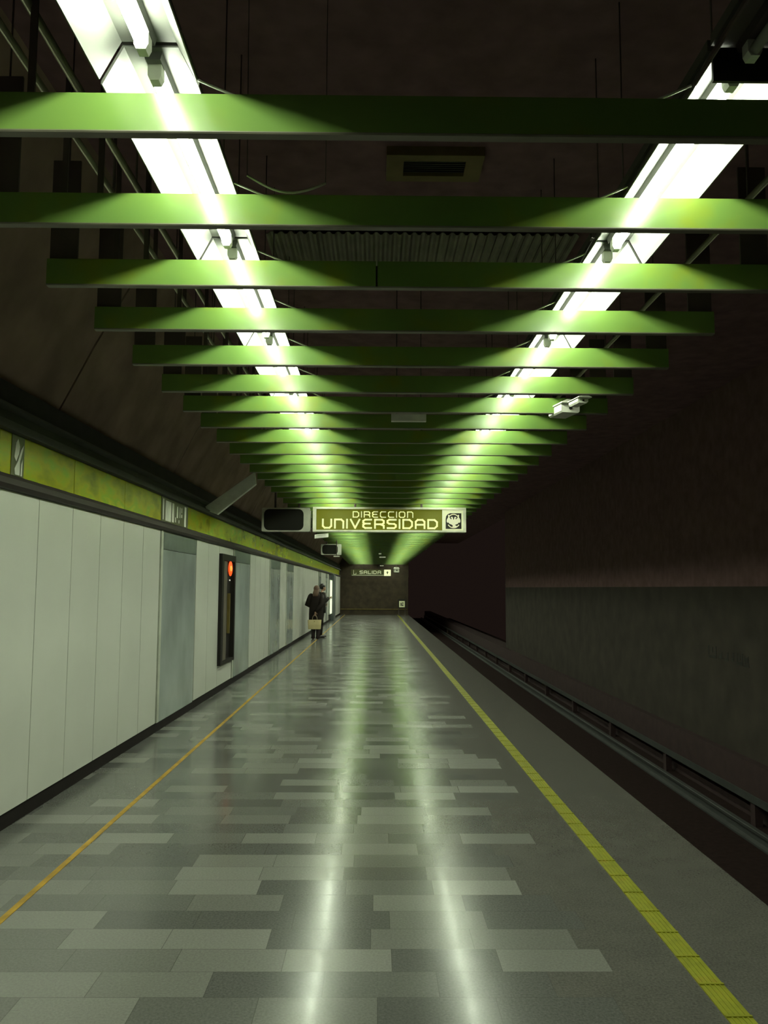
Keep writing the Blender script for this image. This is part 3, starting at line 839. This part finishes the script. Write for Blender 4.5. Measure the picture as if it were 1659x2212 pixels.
# woman, back to the viewer, bag in her right hand behind her
PW = dict(h=1.0, lean=.02, head=(.02, .03, 1.565), face=(.75, .6, -.1),
    armL=((-.165, .02, 1.36), (-.275, .0, 1.09), (-.12, .20, 1.02), ((1, .4, .1), (0, .3, 1), (.3, -.2, -1))),
    armR=((.165, .02, 1.36), (.20, -.16, 1.10), (-.008, -.248, .872), ((-.05, -.05, -1), (-1, .1, 0), (0, 1, -.2))),
    legL=((-.085, 0, .88), (-.085, .02, .49), (-.08, -.01, .10), (-.09, .13, .035)),
    legR=((.085, 0, .88), (.08, .02, .49), (.065, -.02, .10), (.08, .12, .035)))
YWm = 26.5; XWm = (684-810)/F*YWm
wm, hd, f = person((XWm, YWm, 0), 0, 'woman in a long dark coat seen from behind, cream bag held low behind her', PW)
mb = MB().loft([(.44, 0, .0, .225, .20), (.60, 0, 0, .225, .185), (.80, 0, 0, .225, .17), (.98, 0, 0, .215, .155), (1.10, 0, .0, .20, .14), (1.25, 0, .01, .215, .145), (1.34, 0, .015, .21, .135), (1.41, 0, .02, .14, .11), (1.455, 0, .025, .075, .075)], 24)
for s in 'LR':
    sh_, el, wr, _ = PW['arm'+s]; w2 = Vector(wr)
    mb.tube([sh_, tuple((Vector(sh_)+Vector(el))/2), el, tuple((Vector(el)+w2)/2), tuple(w2)], [.09, .09, .085, .07, .055], 12)
    mb.ball(sh_, .082, 12, 8)
mb.build('coat', 'coat', wm)
mb = MB().ball((hd.x-.012, hd.y-.022, hd.z+.022), (.097, .105, .108), 18, 12)
mb.loft([(1.34, -.02, -.10, .07, .035), (1.39, -.02, -.09, .085, .045), (1.46, -.005, -.075, .10, .06), (1.54, hd.x-.01, hd.y-.06, .092, .065), (1.60, hd.x-.01, hd.y-.04, .08, .06)], 16)
mb.build('hair', 'hair_light', wm)
for s in 'LR':
    hip, kn, an, toe = PW['leg'+s]
    mb = MB().tube([(kn[0], kn[1]-.0, .46), tuple(Vector(kn)*.55+Vector(an)*.45+Vector((0, -.015, -.02))), (an[0], an[1]-.008, .12), (an[0], an[1]-.012, .03)], [.068, .066, .056, .068], 12)
    mb.ball((toe[0], toe[1]-.05, .045), (.048, .125, .044), 12, 8)
    mb.box(an[0]-.028, an[0]+.028, an[1]-.06, an[1]-.01, 0, .05)
    mb.build('boot', 'boot', wm)
# bag, its own thing, handles looped over her fingers
bg_ = thing('handbag', (XWm+.05-.075, YWm-.255, .33), 'cream handbag hanging from the hand of the woman in the long coat', 'bag')
mb = MB(); w0, w1, hb, dp = .20, .215, .29, .055
vs = []
for z, w, q in ((0, w0*.96, dp*.9), (.02, w0, dp), (hb*.5, (w0+w1)/2, dp*1.08), (hb-.015, w1, dp*.75), (hb, w1*.99, dp*.65)):
    for k in range(24):
        tt = 2*PI*k/24; ce, se = math.cos(tt), math.sin(tt)
        vs.append((math.copysign(abs(ce)**.35, ce)*w, math.copysign(abs(se)**.45, se)*q, z))
fs = [(i*24+k, i*24+(k+1) % 24, (i+1)*24+(k+1) % 24, (i+1)*24+k) for i in range(4) for k in range(24)]
fs += [tuple(reversed(range(24))), tuple(range(96, 120))]
mb.add(vs, fs).build('bag_body', 'bag', bg_)
for yq in (-.03, .03):
    MB().tube([(-.07+.075*(1-math.cos(PI*i/10))*1.0, yq*(1-.6*math.sin(PI*i/10)), hb-.02+.165*math.sin(PI*i/10)**.8) for i in range(11)], .007, 8).build('handle', 'bag_strap', bg_)
MB().ball((0, -.058, hb-.05), (.016, .008, .012), 8, 6).build('clasp', 'brass', bg_)

# man beyond her, turned to the right, one arm out
PM = dict(h=1.04, lean=.03, head=(0, .075, 1.625), face=(0, .8, -.4),
    armL=((-.19, .03, 1.40), (-.25, .0, 1.13), (-.08, .17, 1.05), ((.8, .3, .2), (.2, .2, 1), (.3, -.5, -.6))),
    armR=((.19, .03, 1.40), (.25, .06, 1.14), (.16, .21, 1.29), ((-.1, 1, .15), (0, 0, 1), (-1, .1, -.1))),
    legL=((-.095, 0, .92), (-.10, .03, .51), (-.10, 0, .10), (-.11, .15, .035)),
    legR=((.095, 0, .92), (.10, -.04, .51), (.11, -.10, .10), (.12, .05, .035)))
YM = 27.35; XM = (694-810)/F*YM
mn, hd, f = person((XM, YM, 0), math.radians(-72), 'man with short dark hair in a dark jacket, looking down, one arm reaching right', PM)
mb = MB().loft([(.80, 0, 0, .20, .16), (.98, 0, 0, .20, .16), (1.12, 0, .005, .20, .155), (1.28, 0, .015, .215, .155), (1.38, 0, .025, .21, .13), (1.44, 0, .03, .14, .10), (1.48, 0, .03, .08, .08)], 24)
for s in 'LR':
    sh_, el, wr, _ = PM['arm'+s]
    mb.tube([sh_, tuple((Vector(sh_)+Vector(el))/2), el, tuple((Vector(el)+Vector(wr))/2), wr], [.084, .076, .066, .058, .048], 12)
    mb.ball(sh_, .084, 12, 8)
mb.build('jacket', 'jacket', mn)
MB().loft([(1.45, 0, .03, .080, .078), (1.49, 0, .035, .064, .064), (1.51, 0, .04, .056, .058)], 16, False).build('shirt_collar', 'shirt', mn)
MB().prism([(-.045, 1.46), (.045, 1.46), (.03, .98), (-.03, .98)], .15, .165, 'y').build('shirt_front', 'shirt', mn)
MB().ball((hd.x, hd.y-.032, hd.z+.034), (.085, .100, .096), 18, 12).build('hair', 'hair_dark', mn)
mb = MB().loft([(.84, 0, 0, .17, .12), (.93, 0, 0, .178, .13), (1.0, 0, 0, .16, .12)], 20)
for s in 'LR':
    hip, kn, an, toe = PM['leg'+s]
    mb.tube([(hip[0], hip[1], .92), tuple((Vector(hip)+Vector(kn))/2), kn, tuple((Vector(kn)+Vector(an))/2), (an[0], an[1], .08)], [.105, .104, .092, .086, .082], 14)
mb.build('trousers', 'trousers', mn)
for s in 'LR':
    hip, kn, an, toe = PM['leg'+s]
    MB().ball((toe[0], toe[1]-.06, .045), (.05, .14, .046), 12, 8).build('shoe', 'boot', mn)
